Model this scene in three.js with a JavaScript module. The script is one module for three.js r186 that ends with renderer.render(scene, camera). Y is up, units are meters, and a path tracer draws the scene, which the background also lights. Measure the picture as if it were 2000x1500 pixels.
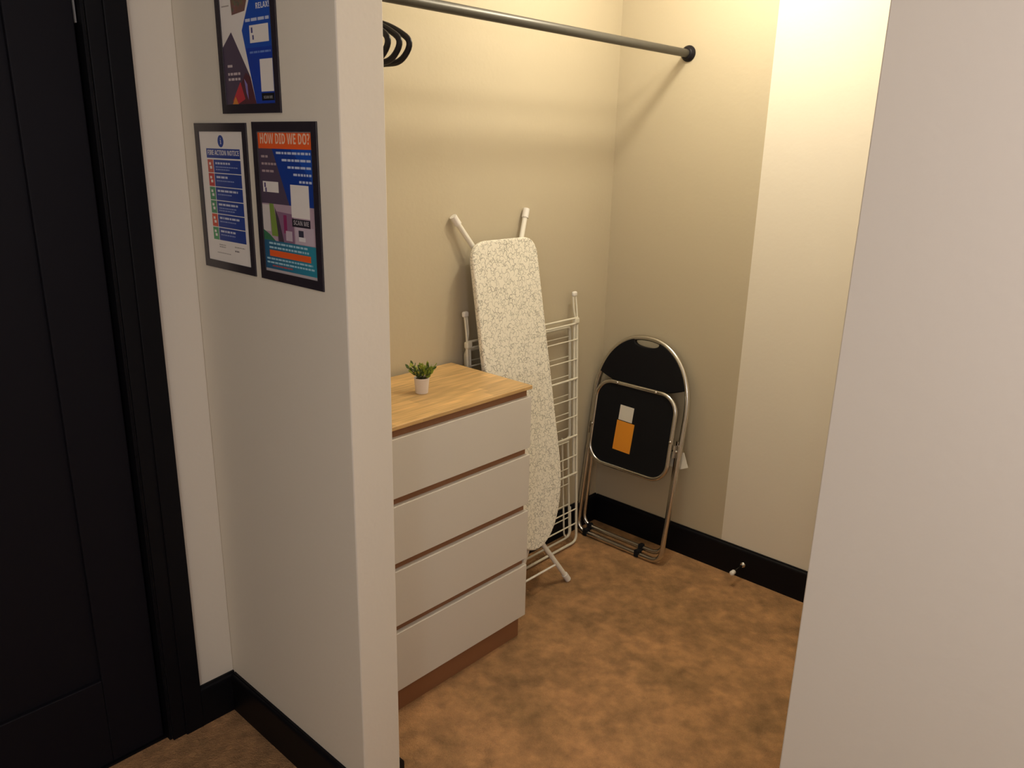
import * as THREE from 'three';
import { RoundedBoxGeometry } from 'three/addons/geometries/RoundedBoxGeometry.js';
import { mergeGeometries } from 'three/addons/utils/BufferGeometryUtils.js';

// ---------------------------------------------------------------- camera, lights, exposure
const scene = new THREE.Scene();
scene.background = new THREE.Color(0x000000);
const camera = new THREE.PerspectiveCamera(51.7706, 4 / 3, 0.05, 50);
camera.position.set(0, 1.55, 0);
{
  const m = new THREE.Matrix4().makeBasis(
    new THREE.Vector3(0.67660346, 0.02196185, 0.73602),
    new THREE.Vector3(0.19718068, 0.95764705, -0.20983781),
    new THREE.Vector3(-0.70945581, 0.28710591, 0.64361685));
  camera.quaternion.setFromRotationMatrix(m);
}
scene.add(camera);
const renderer = new THREE.WebGLRenderer({ antialias: true });
renderer.toneMapping = THREE.LinearToneMapping;
renderer.toneMappingExposure = 1.0;
renderer.shadowMap.enabled = true;
renderer.shadowMap.type = THREE.PCFSoftShadowMap;

const CEIL = 2.4;
// two warm bulbs on a ceiling bar light the alcove; a pendant and a globe lamp light the hall
const BULBS = [{ p: [1.92, 2.2, -1.056], cd: 0.54 }, { p: [2.1, 2.23, -1.252], cd: 1.27 }];
const BULB_COLOR = [1, 0.90, 0.70];
const GLOBE = { p: [-0.9, 1.5, 0.3], cd: 1.33, c: [0.95, 0.99, 1.02] };
const PENDANT = { p: [0.42, 1.72, 0.42], cd: 1.14, c: [1, 0.91, 0.97] };

// ---------------------------------------------------------------- helpers
let seed = 7;
function rnd() { seed = (seed * 1664525 + 1013904223) % 4294967296; return seed / 4294967296; }
const used = {};
function numbered(n) { const k = used[n] = (used[n] ?? -1) + 1; return k ? n + '_' + String(k).padStart(3, '0') : n; }
function shade(o) { o.traverse((c) => { if (c.isMesh) { c.castShadow = true; c.receiveShadow = true; } }); return o; }
function thing(name, label, category, pos = [0, 0, 0], group) {
  const o = new THREE.Group(); o.name = numbered(name); o.position.set(...pos);
  o.userData = { label, category }; if (group) o.userData.group = group;
  scene.add(o); return o;
}
function part(parent, name, geo, mat, label) {
  const m = new THREE.Mesh(geo, mat); m.name = name; m.castShadow = m.receiveShadow = true;
  if (label) m.userData.label = label;
  parent.add(m); return m;
}
function struct(name, geo, mat, label) {
  const m = new THREE.Mesh(geo, mat); m.name = name; m.castShadow = m.receiveShadow = true;
  m.userData = { kind: 'structure' }; if (label) m.userData.label = label;
  scene.add(m); return m;
}
// box by bounds, uv in metres, optional rounding
function box(x0, x1, y0, y1, z0, z1, r = 0) {
  const w = x1 - x0, h = y1 - y0, d = z1 - z0;
  const g = r ? new RoundedBoxGeometry(w, h, d, 2, r) : new THREE.BoxGeometry(w, h, d);
  g.translate((x0 + x1) / 2, (y0 + y1) / 2, (z0 + z1) / 2);
  return uvBox(g);
}
function uvBox(g) {
  const p = g.attributes.position, n = g.attributes.normal, uv = g.attributes.uv;
  for (let i = 0; i < p.count; i++) {
    const ax = Math.abs(n.getX(i)), ay = Math.abs(n.getY(i)), az = Math.abs(n.getZ(i));
    if (ay >= ax && ay >= az) uv.setXY(i, p.getX(i), p.getZ(i));
    else if (ax >= az) uv.setXY(i, p.getZ(i), p.getY(i));
    else uv.setXY(i, p.getX(i), p.getY(i));
  }
  return g;
}
const V = (a) => new THREE.Vector3(a[0], a[1], a[2] ?? 0);
// tube through points with rounded corners (radius c), optional closing
function path(pts, c = 0.02, closed = false) {
  const P = pts.map(V), n = P.length, cp = new THREE.CurvePath();
  const corner = (i) => {
    const a = P[(i - 1 + n) % n], b = P[i], d = P[(i + 1) % n];
    const u = a.clone().sub(b), w = d.clone().sub(b);
    const r = Math.min(c, u.length() * 0.49, w.length() * 0.49);
    return [b.clone().addScaledVector(u.normalize(), r), b, b.clone().addScaledVector(w.normalize(), r)];
  };
  let start, prev;
  if (closed) { const k = corner(0); start = k[0]; prev = k[2]; cp.add(new THREE.QuadraticBezierCurve3(...k)); } else prev = P[0];
  for (let i = 1; i < (closed ? n : n - 1); i++) {
    const k = corner(i); cp.add(new THREE.LineCurve3(prev, k[0])); cp.add(new THREE.QuadraticBezierCurve3(...k)); prev = k[2];
  }
  cp.add(new THREE.LineCurve3(prev, closed ? start : P[n - 1]));
  return cp;
}
function sweep(cp, r, sides = 10) {         // even samples per segment, straight runs kept straight
  const pts = [];
  for (const s of cp.curves) {
    const k = s.isLineCurve3 ? 1 : 6;
    for (let i = 0; i <= k; i++) { const q = s.getPoint(i / k); if (!pts.length || pts[pts.length - 1].distanceTo(q) > 1e-5) pts.push(q); }
  }
  return ringTube(pts, r, sides);
}
function ringTube(pts, r, sides = 10) {
  const n = pts.length, closed = pts[0].distanceTo(pts[n - 1]) < 1e-4;
  const pos = [], nor = [], uv = [], idx = []; let N = null, len = 0;
  for (let i = 0; i < n; i++) {
    const a = pts[Math.max(0, i - 1)], b = pts[Math.min(n - 1, i + 1)];
    let t = b.clone().sub(a);
    if (closed && (i === 0 || i === n - 1)) t = pts[1].clone().sub(pts[n - 2]);
    t.normalize();
    if (!N) { N = new THREE.Vector3(0, 0, 1); if (Math.abs(t.z) > 0.9) N.set(1, 0, 0); }
    N = N.clone().addScaledVector(t, -N.dot(t)).normalize();
    const B = t.clone().cross(N);
    if (i) len += pts[i].distanceTo(pts[i - 1]);
    for (let j = 0; j <= sides; j++) {
      const an = j / sides * Math.PI * 2, d = N.clone().multiplyScalar(Math.cos(an)).addScaledVector(B, Math.sin(an));
      pos.push(pts[i].x + d.x * r, pts[i].y + d.y * r, pts[i].z + d.z * r); nor.push(d.x, d.y, d.z); uv.push(j / sides * r * 6, len);
    }
  }
  const w = sides + 1;
  for (let i = 0; i < n - 1; i++) for (let j = 0; j < sides; j++) { const a = i * w + j; idx.push(a, a + 1, a + w, a + 1, a + w + 1, a + w); }
  if (!closed) for (const [i, s] of [[0, -1], [n - 1, 1]]) {
    const t = (i ? pts[i].clone().sub(pts[i - 1]) : pts[1].clone().sub(pts[0])).normalize().multiplyScalar(s), c = pos.length / 3;
    pos.push(pts[i].x, pts[i].y, pts[i].z); nor.push(t.x, t.y, t.z); uv.push(0, 0);
    for (let j = 0; j <= sides; j++) { const k = i * w + j; pos.push(pos[k * 3], pos[k * 3 + 1], pos[k * 3 + 2]); nor.push(t.x, t.y, t.z); uv.push(0, 0); }
    for (let j = 0; j < sides; j++) s > 0 ? idx.push(c, c + 1 + j, c + 2 + j) : idx.push(c, c + 2 + j, c + 1 + j);
  }
  const g = new THREE.BufferGeometry();
  g.setAttribute('position', new THREE.Float32BufferAttribute(pos, 3));
  g.setAttribute('normal', new THREE.Float32BufferAttribute(nor, 3));
  g.setAttribute('uv', new THREE.Float32BufferAttribute(uv, 2)); g.setIndex(idx);
  return g;
}
const bar = (a, b, r, s = 8) => ringTube([V(a), V(b)], r, s);
function roundShape(w, h, r) {
  const s = new THREE.Shape(), x = w / 2, y = h / 2;
  s.moveTo(-x + r, -y); s.lineTo(x - r, -y); s.absarc(x - r, -y + r, r, -Math.PI / 2, 0); s.lineTo(x, y - r); s.absarc(x - r, y - r, r, 0, Math.PI / 2);
  s.lineTo(-x + r, y); s.absarc(-x + r, y - r, r, Math.PI / 2, Math.PI); s.lineTo(-x, -y + r); s.absarc(-x + r, -y + r, r, Math.PI, Math.PI * 1.5);
  return s;
}
const ext = (shape, depth, bevel = 0, seg = 12) => new THREE.ExtrudeGeometry(shape, { depth, bevelEnabled: bevel > 0, bevelThickness: bevel, bevelSize: bevel, bevelSegments: 3, curveSegments: seg });

// ---------------------------------------------------------------- noise + textures
function hash(x, y, s) { let h = (x * 374761393 + y * 668265263 + s * 974711) | 0; h = Math.imul(h ^ (h >>> 13), 1274126177); return ((h ^ (h >>> 16)) >>> 0) / 4294967296; }
function vnoise(x, y, per, s) {             // tileable value noise with period per
  const xi = Math.floor(x), yi = Math.floor(y), fx = x - xi, fy = y - yi, u = fx * fx * (3 - 2 * fx), v = fy * fy * (3 - 2 * fy);
  const w = (a) => ((a % per) + per) % per;
  const a = hash(w(xi), w(yi), s), b = hash(w(xi + 1), w(yi), s), c = hash(w(xi), w(yi + 1), s), d = hash(w(xi + 1), w(yi + 1), s);
  return a + (b - a) * u + (c - a) * v + (a - b - c + d) * u * v;
}
function dataTex(n, fn, srgb, repeat) {
  const d = new Uint8Array(n * n * 4);
  for (let y = 0; y < n; y++) for (let x = 0; x < n; x++) { const c = fn(x / n, y / n), o = (y * n + x) * 4; d[o] = c[0]; d[o + 1] = c[1]; d[o + 2] = c[2]; d[o + 3] = 255; }
  const t = new THREE.DataTexture(d, n, n, THREE.RGBAFormat);
  t.wrapS = t.wrapT = THREE.RepeatWrapping; t.magFilter = THREE.LinearFilter; t.minFilter = THREE.LinearMipmapLinearFilter; t.generateMipmaps = true;
  if (srgb) t.colorSpace = THREE.SRGBColorSpace;
  if (repeat) t.repeat.set(repeat[0], repeat[1]);
  t.needsUpdate = true; return t;
}
const clamp = (v) => Math.max(0, Math.min(255, v));
function fbm(u, v, base, oct, s) { let a = 0, w = 1, t = 0, p = base; for (let i = 0; i < oct; i++) { a += w * vnoise(u * p, v * p, p, s + i); t += w; w *= 0.55; p *= 2; } return a / t; }

const carpetTex = dataTex(1024, (u, v) => {
  const a = fbm(u, v, 9, 4, 3), b = fbm(u, v, 40, 3, 21), c = hash(u * 1024 | 0, v * 1024 | 0, 5);
  const k = 0.91 + 0.34 * (a - 0.5) + 0.34 * (b - 0.5) + 0.10 * (c - 0.5);
  return [clamp(190 * k), clamp(144 * k - 4 * (a - 0.5)), clamp(98 * k)];
}, true, [1 / 1.3, 1 / 1.3]);
const carpetBump = dataTex(512, (u, v) => { const k = 255 * (0.5 * hash(u * 512 | 0, v * 512 | 0, 9) + 0.5 * fbm(u, v, 90, 2, 4)); return [k, k, k]; }, false, [1 / 0.5, 1 / 0.5]);
const paintBump = dataTex(256, (u, v) => { const k = 255 * fbm(u, v, 40, 3, 12); return [k, k, k]; }, false, [2.5, 2.5]);
const oakTex = dataTex(512, (u, v) => {
  const strip = Math.floor(v * 8), off = hash(strip, 3, 8), f = v * 8 - strip;
  const g = vnoise(u * 4 + off * 9, v * 120, 120, 31 + strip % 4), h = vnoise(u * 10, v * 34 + off * 6, 34, 17), w = hash(strip, Math.floor(u * 3 + off * 3), 2);
  const k = 0.84 + 0.12 * (g - 0.5) + 0.13 * (h - 0.5) + 0.09 * (w - 0.5) - (f < 0.02 ? 0.05 : 0);
  return [clamp(240 * k), clamp(196 * k), clamp(132 * k)];
}, true, [1 / 0.6, 1 / 0.36]);

function canvasTex(w, h, draw) {
  const c = document.createElement('canvas'); c.width = w; c.height = h; draw(c.getContext('2d'), w, h);
  const t = new THREE.CanvasTexture(c); t.colorSpace = THREE.SRGBColorSpace; t.magFilter = THREE.LinearFilter; t.anisotropy = 8; return t;
}
const coverTex = canvasTex(1024, 1024, (g, w, h) => {
  g.fillStyle = '#e9e4d6'; g.fillRect(0, 0, w, h);
  g.strokeStyle = '#8d8a7e'; g.lineCap = 'round';
  const N = 30, cell = w / N;
  for (let j = 0; j < N; j++) for (let i = 0; i < N; i++) {
    const x0 = (i + 0.2 + 0.6 * rnd()) * cell, y0 = (j + 0.2 + 0.6 * rnd()) * cell, a = rnd() * 6.28, r = cell * (0.32 + 0.3 * rnd());
    g.lineWidth = 2.0 + 1.5 * rnd();
    g.globalAlpha = 0.42 + 0.38 * rnd();
    for (const dx of [-w, 0, w]) for (const dy of [-h, 0, h]) {
      const x = x0 + dx, y = y0 + dy;
      if (x < -60 || y < -60 || x > w + 60 || y > h + 60) continue;
      g.beginPath(); g.arc(x, y, r, a, a + 3.9); g.stroke();
      g.beginPath(); g.moveTo(x + Math.cos(a) * r, y + Math.sin(a) * r);
      g.quadraticCurveTo(x + Math.cos(a + 0.6) * r * 2.2, y + Math.sin(a + 0.6) * r * 2.2, x + Math.cos(a + 1.3) * r * 2.3, y + Math.sin(a + 1.3) * r * 2.3); g.stroke();
    }
  }
});
coverTex.wrapS = coverTex.wrapT = THREE.RepeatWrapping; coverTex.repeat.set(1 / 0.55, 1 / 0.55);

// ---------------------------------------------------------------- materials
const std = (c, rough, o = {}) => new THREE.MeshStandardMaterial({ color: c, roughness: rough, ...o });
const matt = (c, rough, k) => new THREE.MeshPhysicalMaterial({ color: c, roughness: rough, specularIntensity: k });
const lin = (r, g, b) => new THREE.Color().setRGB(r, g, b);
const M = {
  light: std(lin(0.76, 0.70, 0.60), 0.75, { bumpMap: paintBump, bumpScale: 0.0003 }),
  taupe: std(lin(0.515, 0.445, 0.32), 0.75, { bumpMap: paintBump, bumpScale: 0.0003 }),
  ceiling: std(lin(0.78, 0.76, 0.72), 0.9),
  black: matt(lin(0.0045, 0.0045, 0.0065), 0.45, 0.3),
  door: matt(lin(0.0075, 0.007, 0.0105), 0.5, 0.25),
  carpet: std(0xffffff, 1, { map: carpetTex, bumpMap: carpetBump, bumpScale: 0.006 }),
  oak: std(0xffffff, 0.42, { map: oakTex }),
  carcass: std(lin(0.26, 0.115, 0.050), 0.6),
  white: std(lin(0.66, 0.62, 0.56), 0.45),
  wire: std(lin(0.74, 0.70, 0.58), 0.4),
  tubeWhite: std(lin(0.80, 0.77, 0.69), 0.35),
  capWhite: std(lin(0.80, 0.77, 0.73), 0.5),
  cover: std(0xffffff, 0.85, { map: coverTex }),
  coverEdge: std(lin(0.74, 0.70, 0.60), 0.85),
  boardUnder: std(lin(0.5, 0.5, 0.48), 0.5),
  chrome: std(lin(0.62, 0.60, 0.57), 0.22, { metalness: 1 }),
  vinyl: matt(lin(0.007, 0.007, 0.009), 0.55, 0.3),
  seatBoard: matt(lin(0.008, 0.008, 0.0095), 0.8, 0.3),
  rubber: matt(lin(0.008, 0.008, 0.010), 0.8, 0.3),
  rod: std(lin(0.10, 0.095, 0.085), 0.4, { metalness: 0.6 }),
  hanger: matt(lin(0.009, 0.008, 0.011), 0.4, 0.4),
  label: std(lin(0.72, 0.68, 0.60), 0.7),
  orange: std(lin(0.80, 0.30, 0.02), 0.6),
  pot: std(lin(0.74, 0.68, 0.66), 0.4),
  soil: std(lin(0.035, 0.022, 0.014), 1),
  leafA: std(lin(0.22, 0.30, 0.035), 0.6),
  leafB: std(lin(0.07, 0.12, 0.03), 0.6),
  leafC: std(lin(0.36, 0.40, 0.06), 0.6),
  stem: std(lin(0.06, 0.06, 0.02), 0.8),
  frame: std(lin(0.028, 0.022, 0.03), 0.25),
  seal: std(lin(0.22, 0.22, 0.23), 0.5),
};

// ---------------------------------------------------------------- room
const XR = 2.59, ZB = -1.848, XS0 = 0.893, XS1 = 0.9975, ZS = -1.243, XN = 1.25, ZN = -0.436, ZF = 3.2, XL = -1.3;
struct('floor', box(XL - 0.1, XR + 0.1, -0.1, 0, ZB - 0.12, ZF + 0.1), M.carpet);
struct('ceiling', box(XL - 0.1, XR + 0.1, CEIL, CEIL + 0.1, ZB - 0.12, ZF + 0.1), M.ceiling);
const DX0 = -0.16, DX1 = 0.705, DTOP = 2.04;          // door opening in the back wall
{
  const g = mergeGeometries([box(DX1, XS0, 0, CEIL, ZB - 0.1, ZB), box(DX0, DX1, DTOP, CEIL, ZB - 0.1, ZB), box(XL, DX0, 0, CEIL, ZB - 0.1, ZB)]);
  struct('wall_back', g, M.light);
}
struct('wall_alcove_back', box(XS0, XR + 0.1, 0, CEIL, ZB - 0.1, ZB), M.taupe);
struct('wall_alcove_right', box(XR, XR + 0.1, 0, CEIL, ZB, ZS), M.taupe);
struct('wall_right', box(XR, XR + 0.1, 0, CEIL, ZS, ZN), M.light);
struct('wall_partition', box(XS0, XS1, 0, CEIL, ZB, ZS, 0.003), M.light);
struct('wall_near_right', box(XN, XR + 0.1, 0, CEIL, ZN, ZF, 0.003), M.light);
struct('wall_left', box(XL - 0.1, XL, 0, CEIL, ZB, ZF), M.light);
struct('wall_front', box(XL - 0.1, XR + 0.1, 0, CEIL, ZF, ZF + 0.1), M.light);
// skirting: moulded profile, length along x
function skirting(len, h = 0.12, t = 0.013) {
  const s = new THREE.Shape();
  s.moveTo(0, 0); s.lineTo(t, 0); s.lineTo(t, h - 0.016); s.quadraticCurveTo(t, h - 0.006, t * 0.55, h - 0.004); s.lineTo(t * 0.45, h); s.lineTo(0, h); s.lineTo(0, 0);
  const g = ext(s, len, 0, 6); g.rotateY(Math.PI / 2); g.scale(1, 1, -1); // along +x, thickness to +z
  const ix = g.index; if (!ix) { const p = g.attributes.position; for (let i = 0; i < p.count; i += 3) for (const a of Object.values(g.attributes)) { const n = a.itemSize, o1 = (i + 1) * n, o2 = (i + 2) * n; for (let k = 0; k < n; k++) { const q = a.array[o1 + k]; a.array[o1 + k] = a.array[o2 + k]; a.array[o2 + k] = q; } } }
  g.computeVertexNormals();
  return g;
}
function placeSkirting(name, len, pos, rotY, label) { const m = struct(name, skirting(len), M.black, label); m.position.set(...pos); m.rotation.y = rotY; return m; }
placeSkirting('baseboard_alcove_back', XR - XS1, [XS1, 0, ZB], 0);
placeSkirting('baseboard_right', ZN - ZB - 0.013, [XR, 0, ZB + 0.013], -Math.PI / 2);
placeSkirting('baseboard_partition', ZS - ZB - 0.013, [XS0, 0, ZB + 0.013], -Math.PI / 2);
placeSkirting('baseboard_partition_inner', ZS - ZB - 0.013, [XS1, 0, ZS], Math.PI / 2);
placeSkirting('baseboard_back', XS0 - 0.79, [0.79, 0, ZB], 0);
placeSkirting('baseboard_near_right', ZF - ZN, [XN, 0, ZN], -Math.PI / 2);

// black door in the back wall
{
  const t = new THREE.Group(); t.name = 'door_1'; t.userData = { kind: 'structure' }; scene.add(t);
  const zf = ZB - 0.022, zb = ZB - 0.062, x0 = DX0 + 0.012, x1 = 0.694, y0 = 0.006, y1 = DTOP - 0.014;
  part(t, 'stile', box(0.563, x1, y0, y1, zb, zf, 0.003), M.door);
  part(t, 'stile', box(x0, x0 + 0.131, y0, y1, zb, zf, 0.003), M.door);
  part(t, 'rail', box(x0 + 0.131, 0.563, y0, 0.25, zb, zf, 0.003), M.door);
  part(t, 'rail', box(x0 + 0.131, 0.563, y1 - 0.13, y1, zb, zf, 0.003), M.door);
  part(t, 'panel', box(x0 + 0.125, 0.569, 0.245, y1 - 0.125, zb + 0.006, zf - 0.012), M.door);
  part(t, 'seal_strip', box(0.6945, 0.6975, 1.775, 2.02, zf - 0.012, zf + 0.004, 0.001), M.seal, 'pale grey strip in the gap of the door');
}
{
  const t = new THREE.Group(); t.name = 'trim_1'; t.userData = { kind: 'structure' }; scene.add(t);
  part(t, 'door_lining', box(0.6995, DX1 + 0.001, 0, DTOP, ZB - 0.1, ZB + 0.001), M.black);
  part(t, 'door_lining', box(DX0 - 0.001, DX0 + 0.006, 0, DTOP, ZB - 0.1, ZB + 0.001), M.black);
  part(t, 'door_lining', box(DX0, DX1, DTOP - 0.006, DTOP + 0.001, ZB - 0.1, ZB + 0.001), M.black);
  part(t, 'threshold', box(DX0, DX1, 0.0, 0.006, ZB - 0.1, ZB - 0.015), M.black);
  const jamb = (xa, s) => mergeGeometries([box(Math.min(xa, xa + s * 0.082), Math.max(xa, xa + s * 0.082), 0, DTOP + 0.08, ZB, ZB + 0.010, 0.002),
    box(Math.min(xa + s * 0.034, xa + s * 0.084), Math.max(xa + s * 0.034, xa + s * 0.084), 0, DTOP + 0.082, ZB, ZB + 0.016, 0.003)]);
  part(t, 'architrave', jamb(DX1 + 0.001, 1), M.black);
  part(t, 'architrave', jamb(DX0 - 0.001, -1), M.black);
  part(t, 'architrave', box(DX0 - 0.085, DX1 + 0.085, DTOP + 0.002, DTOP + 0.084, ZB, ZB + 0.0165, 0.003), M.black);
}

// ---------------------------------------------------------------- lamps (out of the frame)
function point(p, c, cd, r) {
  const l = new THREE.PointLight(lin(...c), cd, 0, 2); l.position.set(...p);
  l.castShadow = true; l.shadow.radius = r; l.shadow.mapSize.set(1024, 1024); l.shadow.bias = -0.0005; scene.add(l);
}
const glow = (c, k) => new THREE.MeshStandardMaterial({ color: 0xffffff, emissive: lin(...c), emissiveIntensity: k });
{
  const a = new THREE.Vector3(...BULBS[0].p), b = new THREE.Vector3(...BULBS[1].p), c = a.clone().lerp(b, 0.5);
  const t = thing('ceiling_lamp', 'white ceiling bar with two warm round bulbs in the alcove', 'lamp', [c.x, CEIL, c.z]);
  const A = [a.x - c.x, -0.05, a.z - c.z, a.y - CEIL], B = [b.x - c.x, -0.05, b.z - c.z, b.y - CEIL];
  part(t, 'ceiling_plate', new THREE.CylinderGeometry(0.05, 0.055, 0.018, 32).translate(0, -0.009, 0), M.capWhite);
  part(t, 'stem', bar([0, -0.01, 0], [0, -0.05, 0], 0.008), M.capWhite);
  part(t, 'bar', bar(A.slice(0, 3), B.slice(0, 3), 0.009, 12), M.capWhite);
  for (const P of [A, B]) {
    part(t, 'socket', bar([P[0], -0.045, P[2]], [P[0], P[3] + 0.022, P[2]], 0.012, 14), M.capWhite);
    part(t, 'bulb', new THREE.SphereGeometry(0.026, 24, 16).translate(P[0], P[3], P[2]), glow(BULB_COLOR, 6));
  }
  for (const q of BULBS) point(q.p, BULB_COLOR, q.cd, 2.4);
}
{
  const [x, y, z] = PENDANT.p, t = thing('pendant_lamp', 'glowing white globe pendant hanging on a cord in the hall', 'lamp', [x, CEIL, z]);
  part(t, 'ceiling_rose', new THREE.CylinderGeometry(0.04, 0.05, 0.03, 28).translate(0, -0.015, 0), M.capWhite);
  part(t, 'cord', bar([0, -0.02, 0], [0, y - CEIL + 0.07, 0], 0.003), M.black);
  part(t, 'globe', new THREE.SphereGeometry(0.075, 32, 20).translate(0, y - CEIL, 0), glow(PENDANT.c, 5));
  point(PENDANT.p, PENDANT.c, PENDANT.cd, 7);
}
{
  const [x, y, z] = GLOBE.p, t = thing('floor_lamp', 'slim floor lamp with a glowing globe standing in the hall', 'lamp', [x, 0, z]);
  part(t, 'base', new THREE.CylinderGeometry(0.12, 0.13, 0.022, 40).translate(0, 0.011, 0), M.black);
  part(t, 'pole', new THREE.CylinderGeometry(0.011, 0.011, y - 0.08, 16).translate(0, (y - 0.08) / 2 + 0.02, 0), M.black);
  part(t, 'globe', new THREE.SphereGeometry(0.075, 32, 20).translate(0, y, 0), glow(GLOBE.c, 5));
  point(GLOBE.p, GLOBE.c, GLOBE.cd, 7);
}

// ---------------------------------------------------------------- chest of drawers
{
  const x0 = 1.022, x1 = 1.722, yt = 0.868, zf = -1.478, zb = -1.834;
  const t = thing('chest_of_drawers', 'white four-drawer chest with an oak top standing against the alcove back wall', 'chest of drawers', [(x0 + x1) / 2, 0, (zf + zb) / 2]);
  const o = t.position, B = (a, b, c, d, e, f, r) => box(a, b, c, d, e, f, r).translate(-o.x, 0, -o.z);
  part(t, 'top', B(x0, x1, yt - 0.0115, yt, zb, zf, 0.002), M.oak, 'oak board top');
  part(t, 'carcass', B(x0 + 0.008, x1 - 0.008, 0.082, yt - 0.0115, zb + 0.016, zf - 0.0165), M.carcass, 'reddish brown wooden body');
  part(t, 'plinth', B(x0 + 0.012, x1 - 0.012, 0, 0.083, zb + 0.016, zf - 0.022), M.carcass);
  const tops = [0.833, 0.646, 0.457, 0.267], bots = [0.669, 0.481, 0.291, 0.083];
  for (let i = 0; i < 4; i++) {
    part(t, 'drawer', B(x0 + 0.001, x1 - 0.002, bots[i], tops[i], zf - 0.018, zf - 0.001, 0.0015), M.white);
  }
}

// ---------------------------------------------------------------- potted plant
{
  const t = thing('potted_plant', 'tiny green artificial plant in a white pot on the oak chest top', 'plant', [1.432, 0.868, -1.648]);
  const pr = [[0, 0], [0.0165, 0], [0.018, 0.001], [0.0222, 0.045], [0.0222, 0.046], [0.0205, 0.046], [0.0195, 0.038], [0, 0.038]].map((p) => new THREE.Vector2(...p));
  part(t, 'pot', new THREE.LatheGeometry(pr, 32), M.pot);
  part(t, 'soil', new THREE.CylinderGeometry(0.0196, 0.019, 0.004, 20).translate(0, 0.0395, 0), M.soil);
  const leaf = (() => {
    const s = new THREE.Shape(); s.moveTo(0, 0); s.quadraticCurveTo(0.0042, 0.006, 0.0028, 0.012); s.quadraticCurveTo(0.0012, 0.0155, 0, 0.0165); s.quadraticCurveTo(-0.0012, 0.0155, -0.0028, 0.012); s.quadraticCurveTo(-0.0042, 0.006, 0, 0);
    return ext(s, 0.0009, 0.0003, 4);
  })();
  const mats = [M.leafA, M.leafB, M.leafC];
  const sprigs = [[-0.034, 0.045, 0.004, 1], [-0.025, 0.052, -0.010, 1], [-0.014, 0.038, 0.012, 1], [-0.004, 0.044, -0.004, 0], [0.003, 0.053, 0.008, 2], [0.014, 0.054, -0.008, 2], [0.022, 0.046, 0.004, 0], [0.033, 0.044, -0.006, 0], [0.026, 0.032, 0.012, 0], [0.010, 0.045, 0.014, 0], [-0.008, 0.030, 0.016, 1], [0.004, 0.034, -0.016, 1]];
  const R = [0.677, 0.736];
  for (const [dx, dy, dz, mi] of sprigs) {
    const tip = new THREE.Vector3(dx * R[0] - dz * R[1], 0.040 + dy * 0.72, dx * R[1] + dz * R[0]);
    const root = new THREE.Vector3(tip.x * 0.25, 0.04, tip.z * 0.25), dir = tip.clone().sub(root).normalize();
    const sp = part(t, 'sprig', ringTube([root, root.clone().lerp(tip, 0.5).add(new THREE.Vector3(0, 0.004, 0)), tip], 0.0009, 6), M.stem);
    for (let k = 0; k < 9; k++) {
      const f = 0.36 + 0.64 * k / 8, p = root.clone().lerp(tip, f), an = k * 2.4 + dx * 300;
      const side = new THREE.Vector3(Math.cos(an), 0.1, Math.sin(an)), d = dir.clone().multiplyScalar(0.7 + 0.6 * f).add(side.multiplyScalar(k === 8 ? 0.1 : 0.8)).normalize();
      const m = part(sp, 'leaf', leaf, mats[(mi + (k % 4 === 3 ? 1 : 0)) % 3]);
      m.position.copy(p); m.quaternion.setFromUnitVectors(new THREE.Vector3(0, 1, 0), d); m.rotateY(an);
      m.scale.setScalar(0.8 + 0.3 * hash(k, Math.round(dx * 1000), 4));
    }
  }
}

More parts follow.
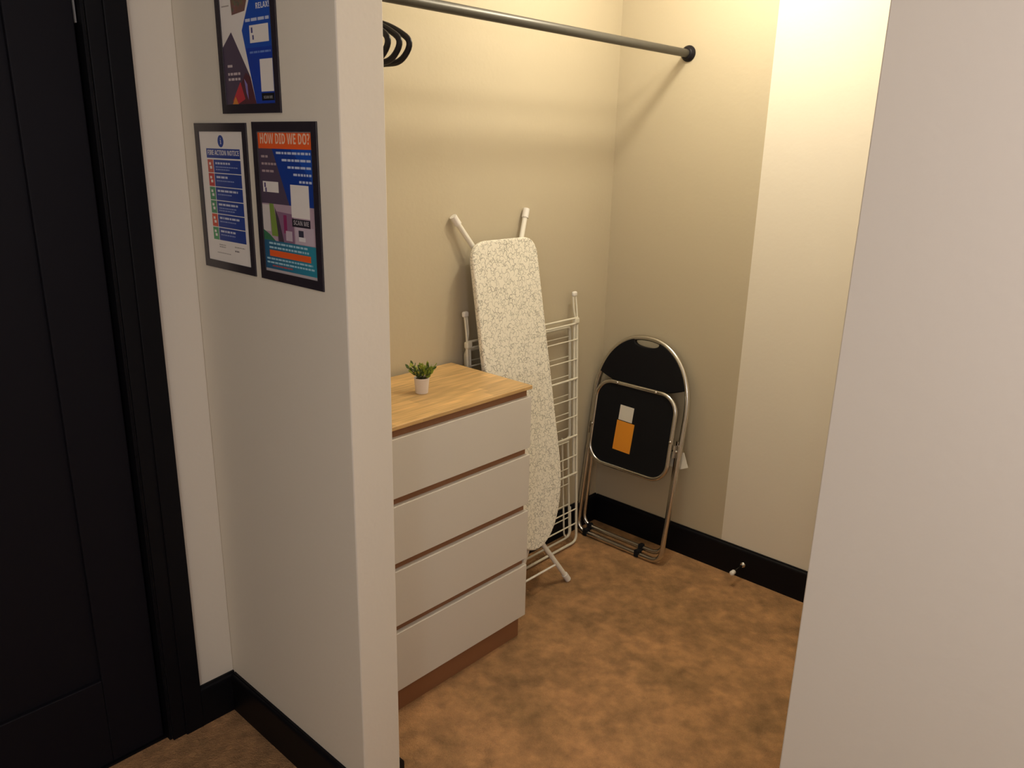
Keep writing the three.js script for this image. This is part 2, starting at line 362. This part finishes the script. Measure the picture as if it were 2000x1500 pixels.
// ---------------------------------------------------------------- ironing board, leaning upside down
{
  const t = thing('ironing_board', 'white ironing board with a leaf-line patterned cover leaning on the alcove wall nose down', 'ironing board', [1.923, 0, -1.565]);
  t.rotation.x = -Math.atan2(0.226, 1.3);
  const outline = (g) => {                        // g grows the outline
    const s = new THREE.Shape(), w = 0.165 + g, r = 0.055, top = 1.28 + g, k = 0.49, b = 0.29 + g;
    s.moveTo(w, k); s.lineTo(w - 0.014, top - r); s.quadraticCurveTo(w - 0.016, top - 0.003, w - 0.016 - r, top); s.lineTo(-w + 0.012 + r, top); s.quadraticCurveTo(-w + 0.006, top - 0.003, -w + 0.004, top - r); s.lineTo(-w, k);
    s.absellipse(0, k, w, b, Math.PI, Math.PI * 2, false);
    return s;
  };
  part(t, 'tray', ext(outline(-0.006), 0.010, 0, 40).translate(0, 0, -0.024), M.boardUnder);
  part(t, 'cover', ext(outline(-0.007), 0.006, 0.007, 40).translate(0, 0, -0.0135), M.cover, 'off-white cover with thin grey leaf lines');
  const z = -0.034, r = 0.0088;
  part(t, 'leg', ringTube([V([-0.193, 1.361, z]), V([-0.119, 1.26, z]), V([-0.062, 1.17, z]), V([-0.055, 1.10, z]), V([-0.055, 0.62, z])], r, 12), M.tubeWhite);
  part(t, 'leg', ringTube([V([0.150, 1.370, z]), V([0.112, 1.281, z]), V([0.070, 1.18, z]), V([0.060, 1.12, z]), V([0.060, 0.62, z])], r, 12), M.tubeWhite);
  const cap = (a, b) => { const A = V(a), Bv = V(b), d = Bv.clone().sub(A).normalize(); return ringTube([A.clone().addScaledVector(d, -0.028), A.clone().addScaledVector(d, -0.004), A.clone().addScaledVector(d, 0.004)], 0.0118, 14); };
  part(t, 'foot_cap', cap([-0.193, 1.361, z], [-0.206, 1.379, z]), M.capWhite);
  part(t, 'foot_cap', cap([0.150, 1.370, z], [0.158, 1.389, z]), M.capWhite);
  for (const [m, dx] of [[1, 0], [-1, 0.03]]) {
    const X = (v) => m * v + dx;
    part(t, 'leg', ringTube([V([X(0.173), 0.012, z + 0.004]), V([X(0.069), 0.176, z]), V([X(0.030), 0.24, z]), V([X(0.026), 0.30, z]), V([X(0.026), 0.66, z])], 0.0088, 12), M.tubeWhite);
    part(t, 'foot_cap', cap([X(0.171), 0.015, z + 0.004], [X(0.181), -0.001, z + 0.004]), M.capWhite);
  }
  part(t, 'stretcher', bar([-0.093, 0.092, z + 0.002], [0.123, 0.092, z + 0.002], 0.0042), M.tubeWhite);
  part(t, 'pivot_bar', bar([-0.075, 0.64, z], [0.08, 0.64, z], 0.006), M.tubeWhite);
}

// ---------------------------------------------------------------- clothes airer, folded
{
  const t = thing('clothes_airer', 'folded white wire clothes airer leaning on the wall behind the ironing board', 'clothes airer', [2.05, 0, -1.757]);
  t.rotation.x = -Math.atan2(0.05, 1);
  const x0 = -0.286, x1 = 0.297;
  part(t, 'front_frame', sweep(path([[x0, 0.93, 0], [x0, 0.012, 0.002], [x1, 0.012, 0.002], [x1, 0.93, 0]], 0.03), 0.0052), M.wire);
  part(t, 'front_frame', sweep(path([[x0 + 0.016, 0.925, -0.004], [x0 + 0.016, 0.30, -0.004]]), 0.0042), M.wire);
  part(t, 'front_frame', sweep(path([[x1 - 0.0115, 0.925, -0.004], [x1 - 0.0115, 0.30, -0.004]]), 0.0056), M.wire);
  for (const [s, r] of [[0.936, 0.0042], [0.915, 0.004], [0.853, 0.0026], [0.776, 0.0026], [0.700, 0.0046], [0.622, 0.0026], [0.549, 0.0026], [0.468, 0.0042], [0.385, 0.0028], [0.311, 0.0044], [0.156, 0.0028], [0.093, 0.0030]])
    part(t, 'rung', bar([x0, s, 0.003], [x1, s, 0.003], r), M.wire);
  // folded wings behind
  part(t, 'wing_frame', sweep(path([[x0 + 0.02, 0.90, -0.028], [x0 + 0.02, 0.45, -0.026], [x1 - 0.008, 0.45, -0.026], [x1 - 0.008, 0.90, -0.028]], 0.02, true), 0.0065), M.wire);
  for (const s of [0.862, 0.784, 0.708, 0.631, 0.556, 0.492]) part(t, 'wing_rung', bar([x0 + 0.02, s, -0.030], [x1 - 0.008, s, -0.030], 0.0024), M.wire);
  part(t, 'wing_frame', sweep(path([[x0 + 0.03, 0.44, -0.024], [x0 + 0.03, 0.035, -0.016], [x1 - 0.022, 0.035, -0.016], [x1 - 0.022, 0.44, -0.024]], 0.03), 0.0042), M.wire);
  for (const s of [0.442, 0.33, 0.264, 0.176, 0.118]) part(t, 'wing_rung', bar([x0 + 0.03, s, -0.020], [x1 - 0.022, s, -0.020], 0.0024), M.wire);
  part(t, 'wing_frame', sweep(path([[x1 - 0.052, 0.46, -0.030], [x1 - 0.052, 0.05, -0.020], [x1 - 0.03, 0.03, -0.018], [x1 - 0.012, 0.05, -0.018], [x1 - 0.012, 0.16, -0.02]], 0.012), 0.0036), M.wire);
  // arm loops on the upper corners
  for (const [xa, m] of [[x1, 1], [x0, -1]]) {
    const a = part(t, 'arm', sweep(path([[xa + 0.001, 0.93, 0], [xa + 0.003, 0.965, -0.004], [xa + 0.003, 1.022, -0.010], [xa - m * 0.012, 1.022, -0.010], [xa - m * 0.013, 0.965, -0.006], [xa - m * 0.004, 0.928, -0.004]], 0.014), 0.0038), M.wire);
    part(a, 'arm_cap', new RoundedBoxGeometry(0.024, 0.019, 0.014, 3, 0.006).translate(xa - m * 0.005, 1.026, -0.009), M.capWhite);
    part(t, 'hinge', new RoundedBoxGeometry(0.026, 0.024, 0.018, 3, 0.006).translate(xa - m * 0.006, 0.925, 0.000), M.wire);
  }
}

// ---------------------------------------------------------------- folding chair
{
  const t = thing('folding_chair', 'folded black chair with a chrome tube frame leaning in the alcove corner', 'chair', [2.437, 0, -1.614]);
  const ex = new THREE.Vector3(0, 0, 1), ey = new THREE.Vector3(0.128, 0.9, 0).normalize();
  t.quaternion.setFromRotationMatrix(new THREE.Matrix4().makeBasis(ex, ey, ex.clone().cross(ey)));
  const hw = 0.210, base = 0.60, hh = 0.262, R = 0.0105;
  const arch = (u, k = 1, g = 0) => { const n = 2.15, c = Math.cos(u), s = Math.sin(u); return new THREE.Vector3(Math.sign(c) * Math.pow(Math.abs(c), 2 / n) * (hw + g), base + Math.pow(Math.abs(s), 2 / n) * (hh + g), 0); };
  const pts = [];
  const leg = path([[0.1, 0.011, 0.004], [hw - 0.006, 0.011, 0.004], [hw, base, 0]], 0.055);
  for (const s of leg.curves) { const k = s.isLineCurve3 ? 1 : 8; for (let i = 0; i <= k; i++) { const q = s.getPoint(i / k); if (!pts.length || q.distanceTo(pts[pts.length - 1]) > 1e-4) pts.push(q); } }
  const right = pts.slice();
  const all = [...right];
  for (let i = 1; i < 36; i++) all.push(arch(Math.PI * i / 36));
  for (let i = right.length - 1; i >= 0; i--) all.push(new THREE.Vector3(-right[i].x, right[i].y, right[i].z));
  all.push(right[0].clone());
  part(t, 'main_frame', ringTube(all, R, 14), M.chrome);
  // second leg frame, folded against the first, on side pivots
  const xr = hw - 0.016;
  part(t, 'leg_frame', sweep(path([[-xr, 0.50, -0.006], [-xr, 0.034, -0.020], [xr, 0.034, -0.020], [xr, 0.50, -0.006]], 0.055), 0.0095, 12), M.chrome);
  for (const x of [-0.158, 0.098]) part(t, 'rubber_foot', mergeGeometries([new RoundedBoxGeometry(0.022, 0.030, 0.030, 3, 0.006).translate(x, 0.0155, 0.003), new RoundedBoxGeometry(0.019, 0.030, 0.026, 3, 0.006).translate(x, 0.035, -0.018)]), M.rubber);
  // backrest
  {
    const s = new THREE.Shape(), N = 40, u0 = 0.37;
    const e = (u) => { const p = arch(u, 1, -0.006); return [p.x, p.y]; };
    let p = e(u0); s.moveTo(...p);
    const un = Math.PI / 2 - 0.27;
    for (let i = 1; i <= N; i++) { p = e(u0 + (un - u0) * i / N); s.lineTo(...p); }
    const yn = p[1], xn = p[0];
    for (let i = 1; i <= 14; i++) { const a = Math.PI * i / 14; s.lineTo(xn * Math.cos(a), yn - 0.026 * Math.pow(Math.sin(a), 0.7)); }
    for (let i = 1; i <= N; i++) { p = e(Math.PI - un + (un - u0) * i / N); s.lineTo(...p); }
    const yb = p[1], xb = -p[0];
    for (let i = 1; i < 20; i++) { const f = 1 - 2 * i / 20; s.lineTo(-xb * f, yb - 0.040 * (1 - f * f)); }
    s.closePath();
    part(t, 'backrest', ext(s, 0.010, 0.005, 6).translate(0, 0, -0.004), M.vinyl, 'black padded backrest with a hand slot');
  }
  // seat, folded up, underside to the room
  const sw = 0.364, sh = 0.336, sy = 0.502, sz = 0.030;
  const rim = roundShape(sw, sh, 0.072).getPoints(14).map((q) => new THREE.Vector3(q.x, q.y + sy, sz));
  if (rim[0].distanceTo(rim[rim.length - 1]) > 1e-4) rim.push(rim[0].clone());
  const seat = part(t, 'seat', ext(roundShape(sw - 0.012, sh - 0.012, 0.066), 0.012, 0.004, 14).translate(0, sy, sz - 0.014), M.seatBoard, 'black seat turned underside out');
  part(seat, 'seat_rim', ringTube(rim, 0.0086, 12), M.chrome, 'chrome tube round the seat');
  for (const [x, y] of [[-0.090, sy + sh / 2], [0.088, sy + sh / 2], [sw / 2, sy - 0.004], [-sw / 2, sy - 0.02]]) {
    const g = new THREE.SphereGeometry(0.0062, 12, 8); g.scale(1, 1, 0.6); g.translate(x, y, sz + 0.008); part(seat, 'rivet', g, M.chrome);
  }
  const sticker = (cx, cy, w, h, m, n, lab) => { const g = new RoundedBoxGeometry(w, h, 0.0008, 1, 0.0003); g.rotateZ(-0.03); g.translate(cx, cy, sz + 0.0026); return part(seat, n, g, m, lab); };
  sticker(-0.030, 0.557, 0.064, 0.060, M.label, 'sticker', 'square white sticker');
  sticker(-0.028, 0.464, 0.082, 0.120, M.orange, 'sticker', 'oblong orange sticker');
  for (const [x, y] of [[hw, 0.462], [-hw, 0.462]]) part(t, 'pivot', mergeGeometries([bar([x - Math.sign(x) * 0.034, y, 0.006], [x + Math.sign(x) * 0.004, y, 0.006], 0.004), new THREE.SphereGeometry(0.006, 12, 8).scale(1, 1, 0.7).translate(x - Math.sign(x) * 0.012, y, 0.012)].map((g) => { const q = g.index ? g.toNonIndexed() : g; return q; })), M.chrome);
  for (const x of [hw - 0.012, -hw + 0.012]) part(t, 'seat_bracket', new RoundedBoxGeometry(0.004, 0.05, 0.03, 2, 0.0015).translate(x, 0.462, 0.016), M.chrome);
  // paper tag behind the right leg
  {
    const s = new THREE.Shape(); s.moveTo(-0.046, 0.022); s.lineTo(0.026, 0.036); s.lineTo(0.052, -0.016); s.lineTo(0.016, -0.034); s.lineTo(-0.026, -0.030); s.closePath();
    const g = ext(s, 0.0008, 0, 2); g.translate(0.192, 0.424, -0.018); part(t, 'paper_tag', g, M.label, 'white paper tag');
  }
}

// ---------------------------------------------------------------- door stop on the right skirting
{
  const t = thing('door_stop', 'small chrome door stop with a white tip sticking out of the right baseboard', 'door stop', [XR - 0.013, 0.055, -1.14]);
  const rot = (g) => g.rotateZ(Math.PI / 2);
  part(t, 'rose', rot(new THREE.LatheGeometry([[0, 0.006], [0.006, 0.006], [0.010, 0.002], [0.011, 0]].map((p) => new THREE.Vector2(...p)), 24)), M.chrome);
  part(t, 'rod', rot(new THREE.CylinderGeometry(0.0042, 0.0045, 0.075, 16).translate(0, 0.040, 0)), M.chrome);
  part(t, 'tip', rot(new THREE.LatheGeometry([[0.0045, 0.068], [0.0085, 0.070], [0.009, 0.086], [0.006, 0.090], [0, 0.090]].map((p) => new THREE.Vector2(...p)), 20)), M.capWhite, 'white rubber tip');
}

// ---------------------------------------------------------------- hanging rail and hangers
const RY = 1.873, RZ = -1.557;
{
  const t = thing('hanging_rail', 'dark metal clothes rail spanning the alcove high on the walls', 'rail', [XS1, RY, RZ]);
  const len = XR - XS1;
  part(t, 'tube', new THREE.CylinderGeometry(0.0135, 0.0135, len - 0.004, 28).rotateZ(Math.PI / 2).translate(len / 2, 0, 0), M.rod);
  const fl = () => new THREE.LatheGeometry([[0, 0.018], [0.018, 0.018], [0.020, 0.012], [0.0255, 0.008], [0.027, 0.003], [0.027, 0]].map((p) => new THREE.Vector2(...p)), 36);
  part(t, 'end_socket', fl().rotateZ(Math.PI / 2).translate(len, 0, 0), M.hanger, 'round black end socket');
  part(t, 'end_socket', fl().rotateZ(-Math.PI / 2), M.hanger, 'round black end socket');
}
{
  const labels = ['black plastic clothes hanger hanging farthest right of the three on the rail', 'black plastic clothes hanger in the middle of the three on the rail', 'black plastic clothes hanger nearest the partition of the three on the rail'];
  const body = path([[0, -0.046, 0], [0, -0.092, 0.165], [0, -0.122, 0.222], [0, -0.160, 0.185], [0, -0.160, -0.185], [0, -0.122, -0.222], [0, -0.092, -0.165]], 0.034, true);
  const hook = []; for (let i = 0; i <= 18; i++) { const a = -0.5 + (Math.PI + 0.5) * i / 18; hook.push(new THREE.Vector3(0, 0.0005 + 0.0168 * Math.sin(a), -0.0168 * Math.cos(a))); }
  hook.push(new THREE.Vector3(0, -0.016, 0.010), new THREE.Vector3(0, -0.026, 0.001), new THREE.Vector3(0, -0.050, 0));
  const first = thing('clothes_hanger', labels[0], 'hanger', [1.146, RY, RZ], 'black hangers on the rail');
  part(first, 'body', sweep(body, 0.0064, 12), M.hanger); part(first, 'hook', ringTube(hook, 0.003, 10), M.hanger);
  [[1.124, 0.02], [1.101, 0.05]].forEach(([x, a], i) => {
    const c = first.clone(); c.name = numbered('clothes_hanger'); c.userData = { label: labels[i + 1], category: 'hanger', group: 'black hangers on the rail' };
    c.position.x = x; c.rotation.y = -a; scene.add(c);
  });
}

// ---------------------------------------------------------------- posters on the partition
const greek = (g, x, y, w, n, h, col, jitter = 0.3, align = 0) => {     // unreadably small lines of print
  g.fillStyle = col;
  for (let i = 0; i < n; i++) {
    const lw = w * (1 - jitter * rnd()); let px = align ? x + w - lw : x; const end = px + lw;
    while (px < end - 3) { const ww = Math.min(end - px, h * (1.2 + 3 * rnd())); g.fillRect(px, y + i * h * 2.1, ww, h); px += ww + h * 0.6; }
  }
};
const poly = (g, col, pts) => { g.fillStyle = col; g.beginPath(); pts.forEach((p, i) => i ? g.lineTo(...p) : g.moveTo(...p)); g.closePath(); g.fill(); };
function poster(label, y0, y1, z0, z1, draw, border) {
  const w = z1 - z0, h = y1 - y0, t = thing('poster', label, 'poster', [XS0, y0, (z0 + z1) / 2]);
  t.rotation.y = -Math.PI / 2;               // local x runs along +z, local z faces the hall
  const s = new THREE.Shape(); s.moveTo(-w / 2, 0); s.lineTo(w / 2, 0); s.lineTo(w / 2, h); s.lineTo(-w / 2, h); s.closePath();
  const hole = new THREE.Path(), b = border; hole.moveTo(-w / 2 + b, b); hole.lineTo(-w / 2 + b, h - b); hole.lineTo(w / 2 - b, h - b); hole.lineTo(w / 2 - b, b); hole.closePath(); s.holes.push(hole);
  part(t, 'frame', ext(s, 0.0022, 0.0006, 2).translate(0, 0, 0.0008), M.frame, 'flat glossy black border');
  const pw = w - 2 * b, ph = h - 2 * b, tex = canvasTex(512, Math.round(512 * ph / pw), draw);
  const g = new THREE.BoxGeometry(pw + 0.002, ph + 0.002, 0.0012); g.translate(0, h / 2, 0.0009);
  part(t, 'sheet', g, std(0xffffff, 0.35, { map: tex }));
}
const BLUE = '#1d4fb4', NAVY = '#183c96', PLUM = '#54465a', OR = '#f0642c', PAPER = '#efe9e4';
poster('uppermost poster with blue and plum angular panels above the two others on the partition wall', 1.604, 1.915, -1.653, -1.429, (g, w, h) => {
  g.fillStyle = PAPER; g.fillRect(0, 0, w, h);
  poly(g, '#7a5a52', [[w * 0.20, 0], [w * 0.78, 0], [w * 0.50, h * 0.375], [w * 0.24, h * 0.39]]);
  for (let i = 0; i < 260; i++) { const f = rnd(), x = w * (0.24 + 0.4 * f), y = h * 0.36 * rnd() * (1 - 0.25 * f); if (x < w * 0.76 - y * 0.7) { g.fillStyle = ['#5d7f5a', '#8a5f45', '#5a3d58', '#7c6b63', '#8d5570', '#46604a'][i % 6]; g.globalAlpha = 0.5; g.fillRect(x, y, 26 * rnd() + 8, 18 * rnd() + 6); } }
  g.globalAlpha = 1;
  for (let i = 0; i < 5; i++) { g.fillStyle = '#a9a09a'; g.fillRect(w * 0.04, h * (0.10 + 0.055 * i), w * 0.15, 6); }
  poly(g, BLUE, [[w, 0], [w * 0.88, h * 0.0], [w * 0.42, h * 0.50], [w * 0.62, h], [w, h]]);
  poly(g, '#1c3fa8', [[w * 0.47, h * 0.62], [w, h * 0.62], [w, h], [w * 0.62, h]]);
  poly(g, PLUM, [[0, h * 0.60], [w * 0.20, h * 0.50], [w * 0.52, h * 0.80], [w * 0.62, h], [0, h]]);
  poly(g, '#5a2f38', [[w * 0.44, h * 0.78], [w * 0.53, h * 0.81], [w * 0.62, h], [w * 0.12, h]]);
  poly(g, '#c23a44', [[w * 0.14, h * 0.97], [w * 0.32, h * 0.84], [w * 0.40, h * 0.96], [w * 0.22, h]]);
  poly(g, '#d9893c', [[w * 0.12, h], [w * 0.2, h * 0.94], [w * 0.26, h]]);
  poly(g, '#8d7fc0', [[w * 0.40, h * 0.82], [w * 0.46, h * 0.86], [w * 0.47, h * 0.97], [w * 0.43, h * 0.92]]);
  greek(g, w * 0.08, h * 0.72, w * 0.12, 1, 13, '#cbbcbf', 0); greek(g, w * 0.08, h * 0.775, w * 0.27, 2, 13, '#cbbcbf', 0.1);
  g.fillStyle = '#e8e6ea'; g.font = 'bold 40px sans-serif'; g.textAlign = 'right'; g.fillText('RELAX!', w * 0.97, h * 0.375);
  greek(g, w * 0.5, h * 0.43, w * 0.45, 1, 15, '#c2cbe4', 0);
  g.fillStyle = PAPER; g.fillRect(w * 0.57, h * 0.475, w * 0.36, h * 0.115);
  g.fillStyle = '#4d4d86'; g.fillRect(w * 0.60, h * 0.49, 16, 26); g.fillRect(w * 0.62, h * 0.54, 14, 22);
  greek(g, w * 0.55, h * 0.645, w * 0.40, 1, 10, '#6f8cd0', 0);
  g.fillStyle = PAPER; g.fillRect(w * 0.73, h * 0.70, w * 0.24, h * 0.215);
  g.fillStyle = '#17181d'; g.fillRect(w * 0.73, h * 0.925, w * 0.24, h * 0.05);
  g.fillStyle = '#a9a9a9'; g.font = 'bold 20px sans-serif'; g.textAlign = 'center'; g.fillText('SCAN ME', w * 0.85, h * 0.962);
}, 0.017);
poster('white fire notice with blue instruction blocks on the partition wall, lower left', 1.268, 1.5845, -1.787, -1.566, (g, w, h) => {
  g.fillStyle = '#f1ebe6'; g.fillRect(0, 0, w, h);
  g.fillStyle = NAVY; g.beginPath(); g.arc(w * 0.5, h * 0.075, 34, 0, 7); g.fill();
  g.fillStyle = '#e8e4ea'; g.font = 'bold 46px serif'; g.textAlign = 'center'; g.fillText('i', w * 0.5, h * 0.075 + 16);
  g.fillStyle = NAVY; g.fillRect(w * 0.15, h * 0.13, w * 0.76, h * 0.07);
  g.fillStyle = '#f1ebe6'; g.font = 'bold 40px sans-serif'; g.fillText('FIRE ACTION NOTICE', w * 0.53, h * 0.178, w * 0.72);
  const side = ['#c8574a', '#c93a36', '#4a9468', '#4a9468', '#d8553a', '#4fa06a'];
  for (let i = 0; i < 6; i++) {
    const y = h * (0.212 + 0.1035 * i), hh = h * 0.097;
    g.fillStyle = NAVY; g.fillRect(w * 0.30, y, w * 0.61, hh);
    g.fillStyle = side[i]; g.fillRect(w * 0.16, y, w * 0.13, hh);
    g.fillStyle = '#f1ebe6'; g.fillRect(w * 0.19, y + hh * 0.22, w * 0.045, hh * 0.2); g.fillRect(w * 0.205, y + hh * 0.5, w * 0.05, hh * 0.22);
    greek(g, w * 0.34, y + 14, w * 0.5, 1, 12, '#cfd3e6', 0.5); greek(g, w * 0.34, y + 38, w * 0.52, i % 3 ? 1 : 2, 7, '#8f9ccb', 0.4);
  }
  greek(g, w * 0.28, h * 0.86, w * 0.2, 2, 6, '#a79f9c', 0.4); greek(g, w * 0.64, h * 0.86, w * 0.24, 1, 6, '#a79f9c', 0.2); greek(g, w * 0.64, h * 0.89, w * 0.1, 1, 8, '#6f6a6c', 0);
  greek(g, w * 0.22, h * 0.925, w * 0.34, 1, 5, '#a79f9c', 0.1);
}, 0.0165);
poster('blue feedback poster with an orange banner at its head on the partition wall', 1.2685, 1.5865, -1.5415, -1.3135, (g, w, h) => {
  g.fillStyle = PLUM; g.fillRect(0, 0, w, h);
  poly(g, NAVY, [[w * 0.26, h * 0.11], [w, h * 0.11], [w, h * 0.62], [w * 0.58, h * 0.56]]);
  poly(g, BLUE, [[w * 0.60, h * 0.11], [w, h * 0.11], [w, h * 0.35]]);
  g.fillStyle = '#d9d2d2'; g.fillRect(0, 0, w, 6);
  g.fillStyle = OR; g.fillRect(0, 8, w, h * 0.108);
  g.fillStyle = '#f3ccb4'; g.font = 'bold 74px sans-serif'; g.textAlign = 'center'; g.fillText('HOW DID WE DO?', w / 2, h * 0.085, w * 0.92);
  for (let i = 0; i < 5; i++) greek(g, w * (0.34 + 0.10 * i), h * (0.138 + 0.047 * i), w * (0.62 - 0.10 * i), 1, 12, '#c9d2ea', 0, 1);
  greek(g, w * 0.05, h * 0.165, w * 0.13, 1, 12, '#b39fa4', 0); greek(g, w * 0.05, h * 0.215, w * 0.28, 1, 12, '#b39fa4', 0.05); greek(g, w * 0.05, h * 0.265, w * 0.24, 1, 12, '#b39fa4', 0.05);
  g.fillStyle = PAPER; g.fillRect(w * 0.05, h * 0.345, w * 0.30, h * 0.075);
  g.fillStyle = '#5a4d80'; g.fillRect(w * 0.075, h * 0.355, 16, 24); g.fillRect(w * 0.09, h * 0.39, 15, 22);
  // printed photograph of a bright room
  g.fillStyle = '#b79fae'; g.fillRect(0, h * 0.50, w, h * 0.27);
  poly(g, '#8c6b86', [[w * 0.28, h * 0.55], [w * 0.6, h * 0.56], [w * 0.6, h * 0.77], [w * 0.28, h * 0.77]]);
  g.fillStyle = '#d9d2d0'; g.fillRect(0, h * 0.51, w * 0.15, h * 0.19);
  poly(g, '#7f9a45', [[w * 0.15, h * 0.50], [w * 0.23, h * 0.50], [w * 0.31, h * 0.73], [w * 0.17, h * 0.73]]);
  poly(g, '#4b3f4c', [[w * 0.25, h * 0.52], [w * 0.32, h * 0.60], [w * 0.40, h * 0.77], [w * 0.30, h * 0.77]]);
  g.fillStyle = '#8e2f62'; g.fillRect(w * 0.41, h * 0.57, w * 0.06, h * 0.13);
  g.fillStyle = '#c7b7c4'; g.fillRect(w * 0.62, h * 0.64, w * 0.34, h * 0.12); g.fillRect(w * 0.44, h * 0.68, w * 0.12, h * 0.07);
  g.fillStyle = '#3b3a4c'; g.fillRect(w * 0.68, h * 0.665, w * 0.09, h * 0.05); g.fillStyle = '#e7e3e6'; g.fillRect(w * 0.68, h * 0.71, w * 0.12, h * 0.03);
  poly(g, '#3e7a56', [[0, h * 0.69], [w * 0.12, h * 0.72], [w * 0.3, h * 0.79], [0, h * 0.79]]);
  g.fillStyle = PAPER; g.fillRect(w * 0.57, h * 0.355, w * 0.33, h * 0.225);
  g.fillStyle = '#2a2833'; g.fillRect(w * 0.57, h * 0.588, w * 0.33, h * 0.055);
  g.fillStyle = '#b5b0b5'; g.font = 'bold 34px sans-serif'; g.fillText('SCAN ME', w * 0.735, h * 0.628, w * 0.28);
  const gr = g.createLinearGradient(0, 0, w, 0); gr.addColorStop(0, '#2c5f86'); gr.addColorStop(1, '#2f8fa6');
  g.fillStyle = gr; g.fillRect(0, h * 0.765, w, h * 0.21);
  greek(g, w * 0.10, h * 0.778, w * 0.78, 2, 11, '#a8cfe0', 0.12);
  g.fillStyle = OR; g.fillRect(w * 0.10, h * 0.835, w * 0.78, h * 0.046);
  greek(g, w * 0.04, h * 0.893, w * 0.92, 2, 10, '#a8cfe0', 0.1);
  greek(g, w * 0.14, h * 0.945, w * 0.4, 1, 8, '#b84f4f', 0.1);
  g.fillStyle = '#bdb3b6'; g.fillRect(0, h * 0.975, w, h * 0.025);
}, 0.018);

renderer.render(scene, camera);
